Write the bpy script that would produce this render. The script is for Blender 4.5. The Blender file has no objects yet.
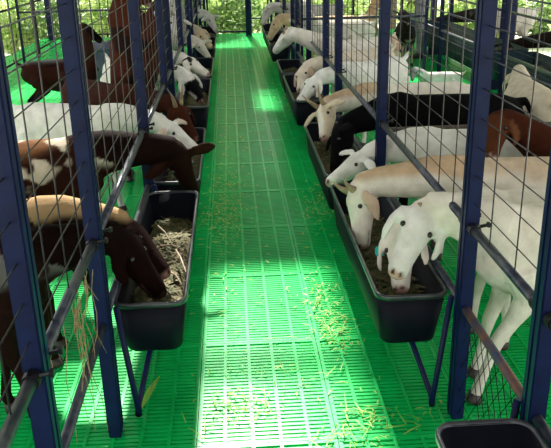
import bpy, bmesh, math, random
import numpy as np
from mathutils import Vector, Matrix, noise
random.seed(7)
SC = bpy.context.scene
COL = SC.collection

# ------------------------------------------------------------------ camera
CAM_H = 1.75
W, H, FPX = 551, 448, 739.52
# rows: world X (across the aisle), Y (down the aisle), Z (up) expressed in camera axes
R = np.array([[0.9979253577239002, 0.04034738643088545, -0.05017039784397276],
              [-0.0612187844223979, 0.353428033778792, -0.9334564185719122],
              [-0.019930901772616267, 0.9345912011930424, 0.3551648149902753]])
cd = bpy.data.cameras.new('camera'); cam = bpy.data.objects.new('camera', cd); COL.objects.link(cam)
cd.sensor_width = 36.0; cd.lens = FPX / W * 36.0; cd.clip_start = 0.05; cd.clip_end = 400
m4 = Matrix.Identity(4)
for i in range(3):
    for j in range(3): m4[i][j] = R[i, j]
m4[2][3] = CAM_H
cam.matrix_world = m4
SC.camera = cam

def P(x, y, h=None, X=None, Y=None):
    """pixel -> world point on a plane of known height, X or Y"""
    r = R @ np.array([x - W / 2, -(y - H / 2), -FPX])
    t = (h - CAM_H) / r[2] if h is not None else (X / r[0] if X is not None else Y / r[1])
    return Vector((t * r[0], t * r[1], CAM_H + t * r[2]))

# ------------------------------------------------------------------ world, sun, exposure
wd = bpy.data.worlds.new('world'); SC.world = wd; wd.use_nodes = True
nt = wd.node_tree; nt.nodes.clear()
o_ = nt.nodes.new('ShaderNodeOutputWorld'); b_ = nt.nodes.new('ShaderNodeBackground')
b_.inputs['Color'].default_value = (0.97, 0.98, 1.0, 1); b_.inputs['Strength'].default_value = 1.6
nt.links.new(b_.outputs[0], o_.inputs[0])
SUN_DIR = Vector((0.06, -0.95, -1.0))
sd = bpy.data.lights.new('sun', 'SUN'); sd.energy = 10.5; sd.angle = math.radians(3.2); sd.color = (1.0, 0.96, 0.88)
sun = bpy.data.objects.new('sun', sd); COL.objects.link(sun)
sun.rotation_euler = SUN_DIR.to_track_quat('-Z', 'Y').to_euler(); sun.location = (0, 5, 12)
vs = SC.view_settings
vs.view_transform = 'Standard'; vs.look = 'None'; vs.gamma = 1.0; vs.exposure = 0.40; vs.use_curve_mapping = False

# ------------------------------------------------------------------ materials
def mat(name, col, rough=0.5, metal=0.0, var=0.0, vscale=8.0, bump=0.0, bscale=60.0, col2=None, attr=None, spec=0.5, trans=0.0, tint=None, coat=0.0):
    m = bpy.data.materials.new(name); m.use_nodes = True
    n = m.node_tree; b = n.nodes['Principled BSDF']
    b.inputs['Roughness'].default_value = rough; b.inputs['Metallic'].default_value = metal
    b.inputs['Specular IOR Level'].default_value = spec
    if coat: b.inputs['Coat Weight'].default_value = coat
    if tint: b.inputs['Specular Tint'].default_value = (*tint, 1)
    b.inputs['Base Color'].default_value = (*col, 1)
    tc = n.nodes.new('ShaderNodeTexCoord')
    src = None
    if attr:
        a = n.nodes.new('ShaderNodeAttribute'); a.attribute_name = attr; src = a.outputs['Color']
    if var or col2:
        nz = n.nodes.new('ShaderNodeTexNoise'); nz.inputs['Scale'].default_value = vscale; nz.inputs['Detail'].default_value = 6
        n.links.new(tc.outputs['Object'], nz.inputs['Vector'])
        mx = n.nodes.new('ShaderNodeMix'); mx.data_type = 'RGBA'
        rmp = n.nodes.new('ShaderNodeMapRange'); rmp.inputs[1].default_value = 0.35; rmp.inputs[2].default_value = 0.65
        n.links.new(nz.outputs['Fac'], rmp.inputs[0])
        n.links.new(rmp.outputs[0], mx.inputs['Factor'])
        if src is not None:
            mx.blend_type = 'MULTIPLY'
            n.links.new(src, mx.inputs['A']); mx.inputs['B'].default_value = (1 - var, 1 - var * 1.05, 1 - var * 1.15, 1)
        else:
            mx.inputs['A'].default_value = (*col, 1)
            c2 = col2 if col2 else tuple(c * (1 - var) for c in col)
            mx.inputs['B'].default_value = (*c2, 1)
        src = mx.outputs['Result']
    if src is not None: n.links.new(src, b.inputs['Base Color'])
    if bump:
        bn = n.nodes.new('ShaderNodeTexNoise'); bn.inputs['Scale'].default_value = bscale; bn.inputs['Detail'].default_value = 4
        n.links.new(tc.outputs['Object'], bn.inputs['Vector'])
        bp = n.nodes.new('ShaderNodeBump'); bp.inputs['Strength'].default_value = bump; bp.inputs['Distance'].default_value = 0.01
        n.links.new(bn.outputs['Fac'], bp.inputs['Height']); n.links.new(bp.outputs[0], b.inputs['Normal'])
    if trans: 
        b.inputs['Transmission Weight'].default_value = 0.0
        b.inputs['Subsurface Weight'].default_value = trans
        b.inputs['Subsurface Radius'].default_value = (0.02, 0.03, 0.01)
    return m

M = {}
M['green'] = mat('green_plastic', (0.005, 0.56, 0.115), rough=0.25, var=0.2, vscale=5, bump=0.04, spec=0.36)
M['blue'] = mat('blue_paint', (0.0018, 0.0055, 0.036), rough=0.45, col2=(0.003, 0.010, 0.055), vscale=18, bump=0.08, bscale=90, spec=0.2)
M['bluegrey'] = mat('worn_blue_steel', (0.008, 0.014, 0.042), rough=0.36, col2=(0.07, 0.07, 0.085), vscale=26, bump=0.1, bscale=90, metal=0.2, spec=0.6)
M['rust'] = mat('rusty_blue_steel', (0.02, 0.03, 0.08), rough=0.5, col2=(0.20, 0.075, 0.03), vscale=13, bump=0.2, bscale=80)
M['wire'] = mat('galvanised_wire', (0.035, 0.036, 0.045), rough=0.35, metal=0.7, col2=(0.018, 0.016, 0.018), vscale=12)
M['tub'] = mat('black_plastic', (0.0022, 0.0026, 0.008), rough=0.5, col2=(0.004, 0.0045, 0.010), vscale=9, bump=0.05, spec=0.10)
M['rim'] = mat('worn_plastic_rim', (0.012, 0.013, 0.022), rough=0.28, col2=(0.05, 0.052, 0.06), vscale=14, bump=0.06, spec=0.6)
M['feed'] = mat('chopped_feed', (0.045, 0.038, 0.010), rough=0.9, col2=(0.12, 0.095, 0.035), vscale=40, bump=0.6, bscale=80)
M['flake'] = mat('feed_flake', (0.20, 0.165, 0.07), rough=0.8, col2=(0.045, 0.060, 0.010), vscale=25)
M['straw'] = mat('dry_straw', (0.34, 0.24, 0.12), rough=0.6, col2=(0.16, 0.10, 0.045), vscale=30)
M['grass'] = mat('cut_grass', (0.12, 0.44, 0.04), rough=0.6, col2=(0.34, 0.55, 0.10), vscale=12)
M['fur'] = mat('goat_coat', (1, 1, 1), rough=0.75, attr='Coat', var=0.2, vscale=16, bump=0.35, bscale=130, spec=0.05)
M['horn'] = mat('horn', (0.20, 0.13, 0.07), rough=0.5, col2=(0.38, 0.28, 0.17), vscale=30, bump=0.3, bscale=60)
M['hoof'] = mat('hoof', (0.05, 0.04, 0.03), rough=0.5, var=0.3)
M['eye'] = mat('eye', (0.012, 0.008, 0.005), rough=0.08)
M['tag'] = mat('teal_tag', (0.02, 0.42, 0.36), rough=0.4)
M['dirt'] = mat('outdoor_ground', (0.50, 0.52, 0.36), rough=0.9, col2=(0.66, 0.66, 0.54), vscale=0.5, bump=0.3, bscale=6)
M['pit'] = mat('pit_floor', (0.05, 0.06, 0.04), rough=0.9, var=0.3)
M['leaf'] = mat('leaf', (0.32, 0.52, 0.12), rough=0.5, col2=(0.70, 0.76, 0.40), vscale=2.2)
M['leafd'] = mat('leaf_dark', (0.10, 0.22, 0.05), rough=0.5, col2=(0.30, 0.42, 0.14), vscale=2.2)
for _k in ('leaf', 'leafd'):
    _n = M[_k].node_tree; _p = _n.nodes['Principled BSDF']; _t = _n.nodes.new('ShaderNodeBsdfTranslucent'); _mx = _n.nodes.new('ShaderNodeMixShader'); _mx.inputs[0].default_value = 0.5
    _n.links.new(_p.inputs['Base Color'].links[0].from_socket, _t.inputs['Color']); _n.links.new(_p.outputs[0], _mx.inputs[1]); _n.links.new(_t.outputs[0], _mx.inputs[2]); _n.links.new(_mx.outputs[0], _n.nodes['Material Output'].inputs['Surface'])
M['bark'] = mat('bark', (0.10, 0.075, 0.055), rough=0.9, col2=(0.17, 0.14, 0.11), vscale=14, bump=0.7, bscale=25)
M['roof'] = mat('roof_sheet', (0.35, 0.36, 0.37), rough=0.5, metal=0.4, var=0.15)
M['clear'] = bpy.data.materials.new('added_sheen_sheet'); M['clear'].use_nodes = True  # for the unseen roof panel added to whiten the floor
_n = M['clear'].node_tree; _n.nodes.remove(_n.nodes['Principled BSDF']); _t = _n.nodes.new('ShaderNodeBsdfTranslucent'); _t.inputs['Color'].default_value = (.86, .9, .9, 1)
_n.links.new(_t.outputs[0], _n.nodes['Material Output'].inputs['Surface'])
M['wood'] = mat('roof_timber', (0.11, 0.08, 0.06), rough=0.8, var=0.3)
M['teal'] = mat('teal_tub', (0.004, 0.018, 0.030), rough=0.5, col2=(0.008, 0.030, 0.045), vscale=10, bump=0.05, spec=0.2)
M['bluebucket'] = mat('blue_bucket', (0.010, 0.05, 0.16), rough=0.4, var=0.2)
M['navytub'] = mat('navy_tub', (0.018, 0.032, 0.07), rough=0.4, col2=(0.06, 0.08, 0.12), vscale=9)
M['cloth'] = mat('clothing', (1, 1, 1), rough=0.85, attr='Coat', var=0.12, vscale=20, bump=0.2, bscale=90)
M['hair'] = mat('hair', (0.012, 0.010, 0.009), rough=0.6, var=0.3, bump=0.5)
M['shoe'] = mat('shoe', (0.05, 0.05, 0.055), rough=0.6, var=0.2)
M['concrete'] = mat('concrete', (0.30, 0.30, 0.29), rough=0.85, var=0.2, bump=0.2)

# ------------------------------------------------------------------ mesh helpers
class MB:
    def __init__(s): s.v = []; s.f = []
    def add(s, vs, fs):
        o = len(s.v); s.v += [tuple(v) for v in vs]; s.f += [tuple(i + o for i in f) for f in fs]
    def box(s, c, d, rot=None):
        c = Vector(c); hx, hy, hz = d[0] / 2, d[1] / 2, d[2] / 2
        p = [Vector((x, y, z)) for x in (-hx, hx) for y in (-hy, hy) for z in (-hz, hz)]
        if rot is not None: p = [rot @ q for q in p]
        s.add([c + q for q in p], [(0, 1, 3, 2), (4, 6, 7, 5), (0, 4, 5, 1), (2, 3, 7, 6), (0, 2, 6, 4), (1, 5, 7, 3)])
    def loft(s, pts, rad, n=10, up=None, cap=True):
        """tube through pts; rad entries are r or (side, up)"""
        pts = [Vector(p) for p in pts]; k = len(pts); rings = []
        ref = Vector(up) if up is not None else None
        prev = None
        for i, p in enumerate(pts):
            t = (pts[min(i + 1, k - 1)] - pts[max(i - 1, 0)])
            if t.length < 1e-9: t = Vector((0, 0, 1))
            t.normalize()
            if ref is not None: u = ref - t * ref.dot(t)
            elif prev is not None: u = prev - t * prev.dot(t)
            else:
                a = Vector((0, 0, 1)) if abs(t.z) < 0.9 else Vector((1, 0, 0)); u = a - t * a.dot(t)
            if u.length < 1e-5: u = t.orthogonal()
            u.normalize(); prev = u; sd_ = t.cross(u)
            r = rad[i]; rs, ru = (r, r) if not isinstance(r, (tuple, list)) else r
            rings.append([p + sd_ * (math.cos(2 * math.pi * j / n) * rs) + u * (math.sin(2 * math.pi * j / n) * ru) for j in range(n)])
        vs = [v for r_ in rings for v in r_]; fs = []
        for i in range(k - 1):
            for j in range(n):
                a, b = i * n + j, i * n + (j + 1) % n
                fs.append((a, b, b + n, a + n))
        if cap: fs.append(tuple(range(n - 1, -1, -1))); fs.append(tuple((k - 1) * n + j for j in range(n)))
        s.add(vs, fs)
    def bar(s, a, b, r, n=6): s.loft([a, b], [r, r], n)
    def ball(s, c, r, n=8, m=5):
        c = Vector(c); rr = r if isinstance(r, (tuple, list)) else (r, r, r)
        vs = [c + Vector((0, 0, rr[2]))]; fs = []
        for i in range(1, m):
            a = math.pi * i / m
            for j in range(n):
                b = 2 * math.pi * j / n
                vs.append(c + Vector((rr[0] * math.sin(a) * math.cos(b), rr[1] * math.sin(a) * math.sin(b), rr[2] * math.cos(a))))
        vs.append(c - Vector((0, 0, rr[2]))); L = len(vs) - 1
        for j in range(n):
            fs.append((0, 1 + j, 1 + (j + 1) % n)); fs.append((L, 1 + (m - 2) * n + (j + 1) % n, 1 + (m - 2) * n + j))
        for i in range(m - 2):
            for j in range(n):
                a, b = 1 + i * n + j, 1 + i * n + (j + 1) % n
                fs.append((a, a + n, b + n, b))
        s.add(vs, fs)
    def mesh(s, name, m, smooth=False):
        me = bpy.data.meshes.new(name); me.from_pydata([tuple(v) for v in s.v], [], s.f); me.update()
        bm = bmesh.new(); bm.from_mesh(me); bmesh.ops.recalc_face_normals(bm, faces=bm.faces); bm.to_mesh(me); bm.free()
        me.materials.append(m)
        if smooth: me.shade_smooth()
        return me
    def build(s, name, m, parent=None, smooth=False, loc=None):
        return link(name, s.mesh(name, m, smooth), parent, loc)

def link(name, me, parent=None, loc=None):
    o = bpy.data.objects.new(name, me); COL.objects.link(o)
    if parent is not None: o.parent = parent
    if loc is not None: o.location = loc
    return o
def tag(o, label=None, cat=None, group=None, kind=None):
    if label: o['label'] = label
    if cat: o['category'] = cat
    if group: o['group'] = group
    if kind: o['kind'] = kind
    return o
def empty(name, loc=(0, 0, 0), rz=0.0):
    o = bpy.data.objects.new(name, None); COL.objects.link(o); o.location = loc; o.rotation_euler = (0, 0, rz)
    o.empty_display_size = 0.1
    return o

# ------------------------------------------------------------------ setting: ground, slatted floor, roof
FL, FR = -0.50, 0.82           # aisle fences
g = MB(); g.box((0, 20, -0.55), (160, 160, 0.1)); tag(g.build('ground', M['dirt']), kind='structure', label='pale open ground outside the barn')
pf = MB(); pf.box((0.3, 7.4, -0.38), (8.0, 16.4, 0.22)); 
for k in range(8): pf.box((-3.35 + k * 1.06, 8.05, -0.15), (0.09, 14.9, 0.235))
floor = tag(pf.build('floor', M['pit']), kind='structure', label='slatted green floor on dark bearers')
PW, PL, NB = 0.53, 0.755, 30
pm = MB()
for k in range(6):
    x = k * PW / 5 if 0 < k < 5 else (0.009 if k == 0 else PW - 0.009)
    pm.box((x, PL / 2, -0.014), (0.013 if 0 < k < 5 else 0.015, PL - 0.004, 0.028))
for k in range(NB):
    y = (k + 0.5) * PL / NB
    pm.box((PW / 2, y, -0.0135), (PW - 0.004, 0.0150, 0.020))
for y in (0.010, PL - 0.010): pm.box((PW / 2, y, -0.014), (PW - 0.004, 0.017, 0.0275))
pme = pm.mesh('floor_panel', M['green'])
X0 = P(248, 342, 0)[0] - 7 * PW - 2 * PW / 5
for i in range(14):
    for j in range(20):
        link('floor_panel', pme, floor, (X0 + i * PW, 0.79 + j * PL - (0.755 if 0 else 0), 0.0))

# unseen roof: sheets on timbers, gaps shaped to drop sun on chosen patches
RZ = 3.2
kx, ky = SUN_DIR.x / -SUN_DIR.z, SUN_DIR.y / -SUN_DIR.z
def opening(xa, xb, ya, yb, h):          # the patch of sky that lets the sun reach a patch at height h
    s = RZ - h
    return (xa - kx * s, xb - kx * s, ya - ky * s, yb - ky * s)
OPEN = [opening(-0.13, 0.48, 0.6, 3.9, 0), opening(0.30, 0.50, 8.2, 9.4, 0), opening(-1.30, -0.22, 2.97, 4.5, 0.8),
        opening(2.3, 3.0, 8.2, 10.2, 0.2), opening(0.9, 1.9, 9.5, 11.0, 0.7), opening(-2.9, -1.7, 7.0, 10.5, 0)]
xs = sorted({-4.0, 4.9} | {v for o in OPEN for v in o[:2]}); ys = sorted({-2.5, 16.6} | {v for o in OPEN for v in o[2:]})
SHEEN_PANEL = [(-0.45, 1.10, 6.8, 7.4)]  # unseen translucent panel, added so its reflection puts a sheen on the floor
xs = sorted(set(xs) | {v for o in SHEEN_PANEL for v in o[:2]}); ys = sorted(set(ys) | {v for o in SHEEN_PANEL for v in o[2:]})
rt = MB()
for k in range(10): rt.box((0.45, -2.4 + k * 2.1, RZ + 0.10), (8.9, 0.07, 0.10))
roof = tag(rt.build('roof', M['wood']), kind='structure', label='unseen shed roof of metal sheets with gaps shaped for sun patches')
for a, b in zip(xs, xs[1:]):
    for c, d in zip(ys, ys[1:]):
        mx_, my_ = (a + b) / 2, (c + d) / 2
        if any(o[0] < mx_ < o[1] and o[2] < my_ < o[3] for o in OPEN): continue
        s_ = MB(); s_.box((mx_, my_, RZ), (b - a - 0.002, d - c - 0.002, 0.02)); s_.build('roof_sheet', M['clear'] if any(o[0] < mx_ < o[1] and o[2] < my_ < o[3] for o in SHEEN_PANEL) else M['roof'], roof)
for nme, x, y in (('a', -3.62, 1.2), ('b', -3.62, 6.4), ('c', -3.62, 11.2), ('d', -3.62, 15.6), ('e', 4.2, 1.2), ('f', 4.2, 6.4), ('g', 4.2, 11.2), ('h', 4.2, 15.6), ('i', 0.37, 15.6)):
    q = MB(); q.box((x, y, (RZ - 0.5) / 2 + 0.02), (0.11, 0.11, RZ + 0.50 - 0.03)); 
    o = q.build('barn_post', M['blue']); tag(o, kind='structure', label='square steel post that carries the roof')

# ------------------------------------------------------------------ fence panels
def fence_panel(name, p0, p1, label, cat='fence', low=0.48, mid=0.80, top=1.80, group=None, dx=0.20, dz=0.10, rod=M['bluegrey'], wr=0.0024, clamp=True, mesh_from=None, postm=None, lowrust=False, net=False, pw=0.032, topm=None):
    p0 = Vector(p0); p1 = Vector(p1); L = (p1 - p0).length
    r = empty(name, p0, math.atan2(p1.y - p0.y, p1.x - p0.x)); tag(r, label, cat, group)
    for x in (pw / 2 + 0.001, L - pw / 2 - 0.001):
        b = MB(); b.box((x, 0, top / 2 + 0.001), (pw, pw + 0.012, top - 0.002))
        b.box((x, 0, top / 2 + 0.001), (pw - 0.012, pw + 0.020, top - 0.04))
        b.build('post', postm or M['blue'], r)
    def rail(z, rad, m):
        b = MB(); b.loft([(pw, 0, z), (L / 2, 0, z + 0.001), (L - pw, 0, z)], [rad] * 3, 10); return b.build('rail', m, r, True)
    rail(top - 0.03, min(0.017, pw * .55), topm or M['blue'])
    rail(mid, 0.0165, rod)
    if low: rail(low, 0.016, M['rust'] if lowrust else rod)
    b = MB(); zb = mesh_from if mesh_from is not None else mid
    nx = max(1, round(L / dx)); 
    for k in range(1, nx): b.bar((k * L / nx, 0.004, zb), (k * L / nx, 0.004, top - 0.03), wr, 4)
    z = zb + dz * 0.9
    while z < top - 0.05:
        b.bar((pw, -0.002, z), (L - pw, -0.002, z), wr, 4); z += dz
    b.build('wire_mesh', M['wire'], r)
    if clamp:
        for x in (pw * 1.6, L - pw * 1.6):
            b = MB(); b.loft([(x - 0.016, 0, mid), (x + 0.016, 0, mid)], [0.022, 0.022], 10)
            b.bar((x, -0.02, mid + 0.012), (x, -0.05, mid + 0.018), 0.006, 6); b.box((x, -0.05, mid + 0.018), (0.016, 0.010, 0.016))
            b.build('clamp', M['wire'], r)
    if net:
        b = MB()
        for k in range(9):
            x = 0.05 + k * (L - 0.1) / 8
            for s in (-1, 1):
                x2 = min(max(x + s * 0.30, 0.03), L - 0.03)
                b.bar((x, 0.0, 0.47), (x2, 0.0, 0.47 - 0.44 * abs(x2 - x) / 0.30 if abs(x2 - x) > 0.02 else 0.4), 0.0016, 4)
        b.build('netting', M['tub'], r)
    return r

ordn = ['nearest', 'second', 'third', 'fourth', 'fifth', 'sixth', 'seventh', 'eighth', 'ninth', 'tenth', 'eleventh']
LP = [0.75, 1.58, 2.41, 4.05, 5.45, 6.10, 7.60, 9.10, 9.80, 11.3, 12.8, 15.2]
for k, (a, b) in enumerate(zip(LP, LP[1:])):
    fence_panel('fence_panel', (FL, a, 0), (FL, b, 0), f'blue steel fence panel with wire mesh, {ordn[k]} along the left of the aisle', group='aisle fence panels', lowrust=False)
RP = [0.75, 1.74, 2.41, 4.02, 5.72, 6.50, 7.95, 9.30, 10.0, 11.5, 13.0, 15.2]
for k, (a, b) in enumerate(zip(RP, RP[1:])):
    fence_panel('fence_panel', (FR, a, 0), (FR, b, 0), f'blue steel fence panel with wire mesh, {ordn[k]} along the right of the aisle', group='aisle fence panels', lowrust=(k == 1), net=(k == 1))
# gates across the far end
fence_panel('end_gate', (-0.46, 15.30, 0), (0.345, 15.30, 0), 'wide mesh gate closing the far end of the aisle', 'gate', low=0.1, mid=0.75, mesh_from=0.1, dx=0.1, dz=0.15, clamp=False, rod=M['blue'])
fence_panel('end_gate', (0.395, 15.30, 0), (0.78, 15.30, 0), 'narrow mesh gate beside the post at the far end of the aisle', 'gate', low=0.35, mid=0.75, mesh_from=0.35, dx=0.1, dz=0.15, clamp=False, rod=M['blue'])
# outer and back fences of the pens
for k in range(6):
    fence_panel('pen_fence', (-3.3, 2.4 + k * 2.15, 0), (-3.3, 4.5 + k * 2.15, 0), f'grey wire pen fence at the left edge of the barn, {ordn[k]} from the front', 'fence', low=0.12, mid=0.9, mesh_from=0.12, group='left outer fence', dx=0.2, dz=0.16, clamp=False, rod=M['wire'], postm=M['wire'])
fence_panel('pen_fence', (-3.25, 15.3, 0), (-1.95, 15.3, 0), 'wire fence across the back of the left pens, outer half', 'fence', low=0.12, mid=0.9, mesh_from=0.12, clamp=False, rod=M['wire'])
fence_panel('pen_fence', (-1.93, 15.3, 0), (-0.56, 15.3, 0), 'wire fence across the back of the left pens, inner half', 'fence', low=0.12, mid=0.9, mesh_from=0.12, clamp=False, rod=M['wire'])
fence_panel('pen_partition', (-3.2, 11.75, 0), (-0.56, 11.75, 0), 'mesh partition across the left pens near the dark blue tub', 'fence', low=0.0, mid=0.85, mesh_from=0.3, dx=0.22, dz=0.12, clamp=False)
fence_panel('pen_partition', (0.88, 9.55, 0), (2.5, 9.55, 0), 'mesh partition across the right pens behind the white goats', 'fence', low=0.0, mid=0.85, mesh_from=0.3, dx=0.16, dz=0.12, clamp=False)
fence_panel('pen_partition', (0.88, 4.37, 0), (2.55, 4.37, 0), 'low brown rail partition between the clean white goat and the black goat', 'fence', low=0.30, mid=0.60, top=0.70, clamp=False, rod=M['wood'], topm=M['wood'], postm=M['wood'])
for k in range(4):
    fence_panel('pen_fence', (2.80, 5.2 + k * 2.4, 0), (2.80, 7.55 + k * 2.4, 0), f'thin wire fence behind the right pens, {ordn[k]} from the front', 'fence', low=0.0, mid=0.62, mesh_from=0.3, dx=0.24, dz=0.14, group='right inner fence', pw=.016, clamp=False, wr=0.0022)
for k in range(4):
    fence_panel('pen_fence', (3.63, 5.2 + k * 2.4, 0), (3.63, 7.55 + k * 2.4, 0), f'wire fence beyond the teal troughs, {ordn[k]} from the front', 'fence', low=0.4, mid=0.85, mesh_from=0.85, dx=0.24, dz=0.14, group='right outer fence', pw=.02, clamp=False, wr=0.0022)
fence_panel('pen_fence', (0.90, 15.3, 0), (2.5, 15.3, 0), 'wire fence across the back of the right pens', 'fence', low=0.12, mid=0.9, mesh_from=0.12, clamp=False, rod=M['wire'])

# ------------------------------------------------------------------ troughs
def rring(w, l, r, z, n=5):
    out = []
    for cx_, cy_, a0 in ((w / 2 - r, l / 2 - r, 0), (-w / 2 + r, l / 2 - r, 90), (-w / 2 + r, -l / 2 + r, 180), (w / 2 - r, -l / 2 + r, 270)):
        for k in range(n + 1):
            a = math.radians(a0 + 90 * k / n); out.append(Vector((cx_ + r * math.cos(a), cy_ + r * math.sin(a), z)))
    return out
def stack(rings, close_last=True, first_cap=True):
    b = MB(); n = len(rings[0]); vs = [v for r_ in rings for v in r_]; fs = []
    for i in range(len(rings) - 1):
        for j in range(n):
            a, c = i * n + j, i * n + (j + 1) % n; fs.append((a, c, c + n, a + n))
    if first_cap: fs.append(tuple(range(n - 1, -1, -1)))
    if close_last: fs.append(tuple((len(rings) - 1) * n + j for j in range(n)))
    b.add(vs, fs); return b
def tub_rings(w, l, d, tw=0.07, tl=0.10):
    return [rring(w - tw, l - tl, .045, 0), rring(w - tw + .01, l - tl + .015, .055, 0.012), rring(w - .012, l - .012, .05, d),
            rring(w - .026, l - .026, .045, d), rring(w - tw - .012, l - tl - .012, .045, 0.022), rring(w - tw - .05, l - tl - .05, .03, 0.012)]
def flakes(b, n, area, zf, size=(0.02, 0.05), wid=0.003, flat=0.5):
    for _ in range(n):
        x, y = area(); z = zf(x, y); a = random.uniform(0, math.pi); l = random.uniform(*size); el = random.gauss(0, 0.25) * flat
        d = Vector((math.cos(a), math.sin(a), el)); s = Vector((-math.sin(a), math.cos(a), random.uniform(-.3, .3))) * wid * random.uniform(.6, 1.5)
        c = Vector((x, y, z)); m_ = c + Vector((random.uniform(-.005, .005), random.uniform(-.005, .005), random.uniform(0.001, .008)))
        b.add([c - d * l / 2 - s, c - d * l / 2 + s, m_ + s, m_ - s, c + d * l / 2 + s * .4, c + d * l / 2 - s * .4], [(0, 1, 2, 3), (3, 2, 4, 5)])
def trough(xc, ya, yb, label, feedlab, side, z=0.475, w=0.285, d=0.225, nf=500, fill=0.12, m=None, group='black feed troughs beside the aisle', legs=True, rimm=None):
    l = yb - ya; yc = (ya + yb) / 2
    r = empty('feed_trough', (xc, yc, 0)); tag(r, label, 'trough', group)
    b = stack(tub_rings(w, l, d)); b.build('tub', m or M['tub'], r, False, (0, 0, z - d)).data.shade_smooth()
    bpy.context.view_layer.update()
    rr = [rring(w - .028, l - .028, .045, d - .004), rring(w - .022, l - .022, .05, d + .006), rring(w - .006, l - .006, .058, d + .007), rring(w, l, .06, d), rring(w - .001, l - .001, .06, d - .014), rring(w - .014, l - .014, .05, d - .012)]
    b = stack(rr + [rr[0]], False, False); b.build('rim', rimm or M['rim'], r, True, (0, 0, z - d))
    if legs:
        fx = -side * 0 + (FR if side > 0 else FL) - xc
        for s in (-1, 1):
            e = s * (l / 2 - 0.03); foot = Vector((fx - side * 0.075, s * (l / 2 + 0.035), 0.012))
            b = MB(); b.loft([(fx - side * 0.035, s * (l / 2 + 0.055), 0.50), foot + Vector((0, 0, .03)), foot, foot + Vector((0, -s * .02, .03)), (0.02 * side, s * (l / 2 - 0.10), z - d - 0.012), (0.02 * side, 0, z - d - 0.014)], [.012, .012, .014, .012, .012, .012], 8)
            b.build('bracket', M['blue'], r, True)
    if feedlab:
        zt = z - d + fill; b = MB(); n1, n2 = 8, 36; wi = w - 0.062 + 0.0 * fill; li = l - 0.085
        vs = []; fs = []
        for i in range(n1 + 1):
            for j in range(n2 + 1):
                x = (i / n1 - .5) * wi * 0.92; y = (j / n2 - .5) * li * 0.96
                ed = min(i, n1 - i, j, n2 - j) == 0
                vs.append((x, y, zt - 0.0 + 0.05 * noise.noise(Vector((x * 5 + xc, y * 4 + yc, 1.3))) + 0.012 * noise.noise(Vector((x * 40, y * 40, yc))) - (0.03 if ed else 0)))
        for i in range(n1):
            for j in range(n2):
                a = i * (n2 + 1) + j; fs.append((a, a + 1, a + n2 + 2, a + n2 + 1))
        b.add(vs, fs); f = b.build('feed', M['feed'], None, True, (xc, yc, 0)); tag(f, feedlab, 'feed', kind='stuff')
        b = MB(); zf = lambda x, y: zt + 0.006 + 0.05 * noise.noise(Vector((x * 5 + xc, y * 4 + yc, 1.3)))
        flakes(b, nf, lambda: (random.uniform(-.45, .45) * wi * .9, random.uniform(-.48, .48) * li * .95), zf, (0.02, 0.07), 0.004, 1.2)
        tag(b.build('feed_stems', M['flake'], f), kind='stuff')
    return r
RX, LX = 0.66, -0.352
for k, (a, b) in enumerate(((0.30, 1.72), (2.505, 3.94), (4.08, 5.46), (6.28, 7.68), (7.78, 8.72), (10.05, 11.4), (11.6, 12.9))):
    t_ = ['empty black trough at the lower right corner of the picture', 'black feed trough nearest on the right, under the white goat facing us', 'black feed trough on the right below the black goat', 'black feed trough on the right below the tan-shouldered goat', 'short black trough with a pale worn rim on the right', 'black trough far along the right of the aisle', 'farthest black trough on the right of the aisle'][k]
    trough(RX, a, b, t_, None if k == 0 else f'chopped green and straw feed in the {ordn[k - 1]} filled trough on the right', 1, nf=(0, 900, 500, 200, 150, 80, 60)[k], fill=(.1, .105, .09, .09, .13, .1, .1)[k])
for k, (a, b) in enumerate(((2.54, 3.92), (4.08, 5.42), (6.18, 7.58), (7.70, 9.05), (9.9, 11.2), (11.4, 12.7))):
    t_ = ['black feed trough nearest on the left, under the dark brown head', 'black feed trough on the left under the brown and white heads', 'black feed trough on the left under the black and white heads', 'black trough fourth from the front on the left of the aisle', 'black trough far along the left of the aisle', 'farthest black trough on the left of the aisle'][k]
    trough(LX, a, b, t_, f'chopped feed in the {ordn[k]} trough on the left of the aisle', -1, nf=(800, 300, 150, 100, 60, 60)[k], fill=.115)

# ------------------------------------------------------------------ bodies: lofts fused to one surface
def fuse(b, vox, it=4, fac=0.5):
    me = b.mesh('tmp', M['fur']); o = link('tmp', me)
    md = o.modifiers.new('r', 'REMESH'); md.mode = 'VOXEL'; md.voxel_size = vox; md.use_smooth_shade = True
    sm = o.modifiers.new('s', 'SMOOTH'); sm.factor = fac; sm.iterations = it
    dg = bpy.context.evaluated_depsgraph_get(); dg.update()
    out = bpy.data.meshes.new_from_object(o.evaluated_get(dg)); bpy.data.objects.remove(o)
    out.shade_smooth()
    return out
def paint(me, fn):
    n = len(me.vertices); co = np.empty(n * 3); me.vertices.foreach_get('co', co); co = co.reshape(-1, 3)
    c = fn(co); a = me.color_attributes.new('Coat', 'FLOAT_COLOR', 'POINT')
    a.data.foreach_set('color', np.concatenate([c, np.ones((n, 1))], 1).astype(np.float32).ravel())
def segdist(co, segs):
    """nearest (distance - radius) segment -> index and parameter"""
    best = np.full(len(co), 1e9); idx = np.zeros(len(co), int); tt = np.zeros(len(co))
    for i, (a, b, r) in enumerate(segs):
        a = np.array(a); d = np.array(b) - a; t = np.clip(((co - a) @ d) / max(d @ d, 1e-9), 0, 1)
        dist = np.linalg.norm(co - a - t[:, None] * d, axis=1) - r
        k = dist < best; best[k] = dist[k]; idx[k] = i; tt[k] = t[k]
    return idx, tt
def vnoise(co, sc, seed):
    return np.array([noise.fractal(Vector((float(p[0]) * sc + seed, float(p[1]) * sc, float(p[2]) * sc)), 1.0, 2.0, 3) for p in co])
def sst(x, a, b):
    t = np.clip((x - a) / (b - a), 0, 1); return t * t * (3 - 2 * t)

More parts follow.
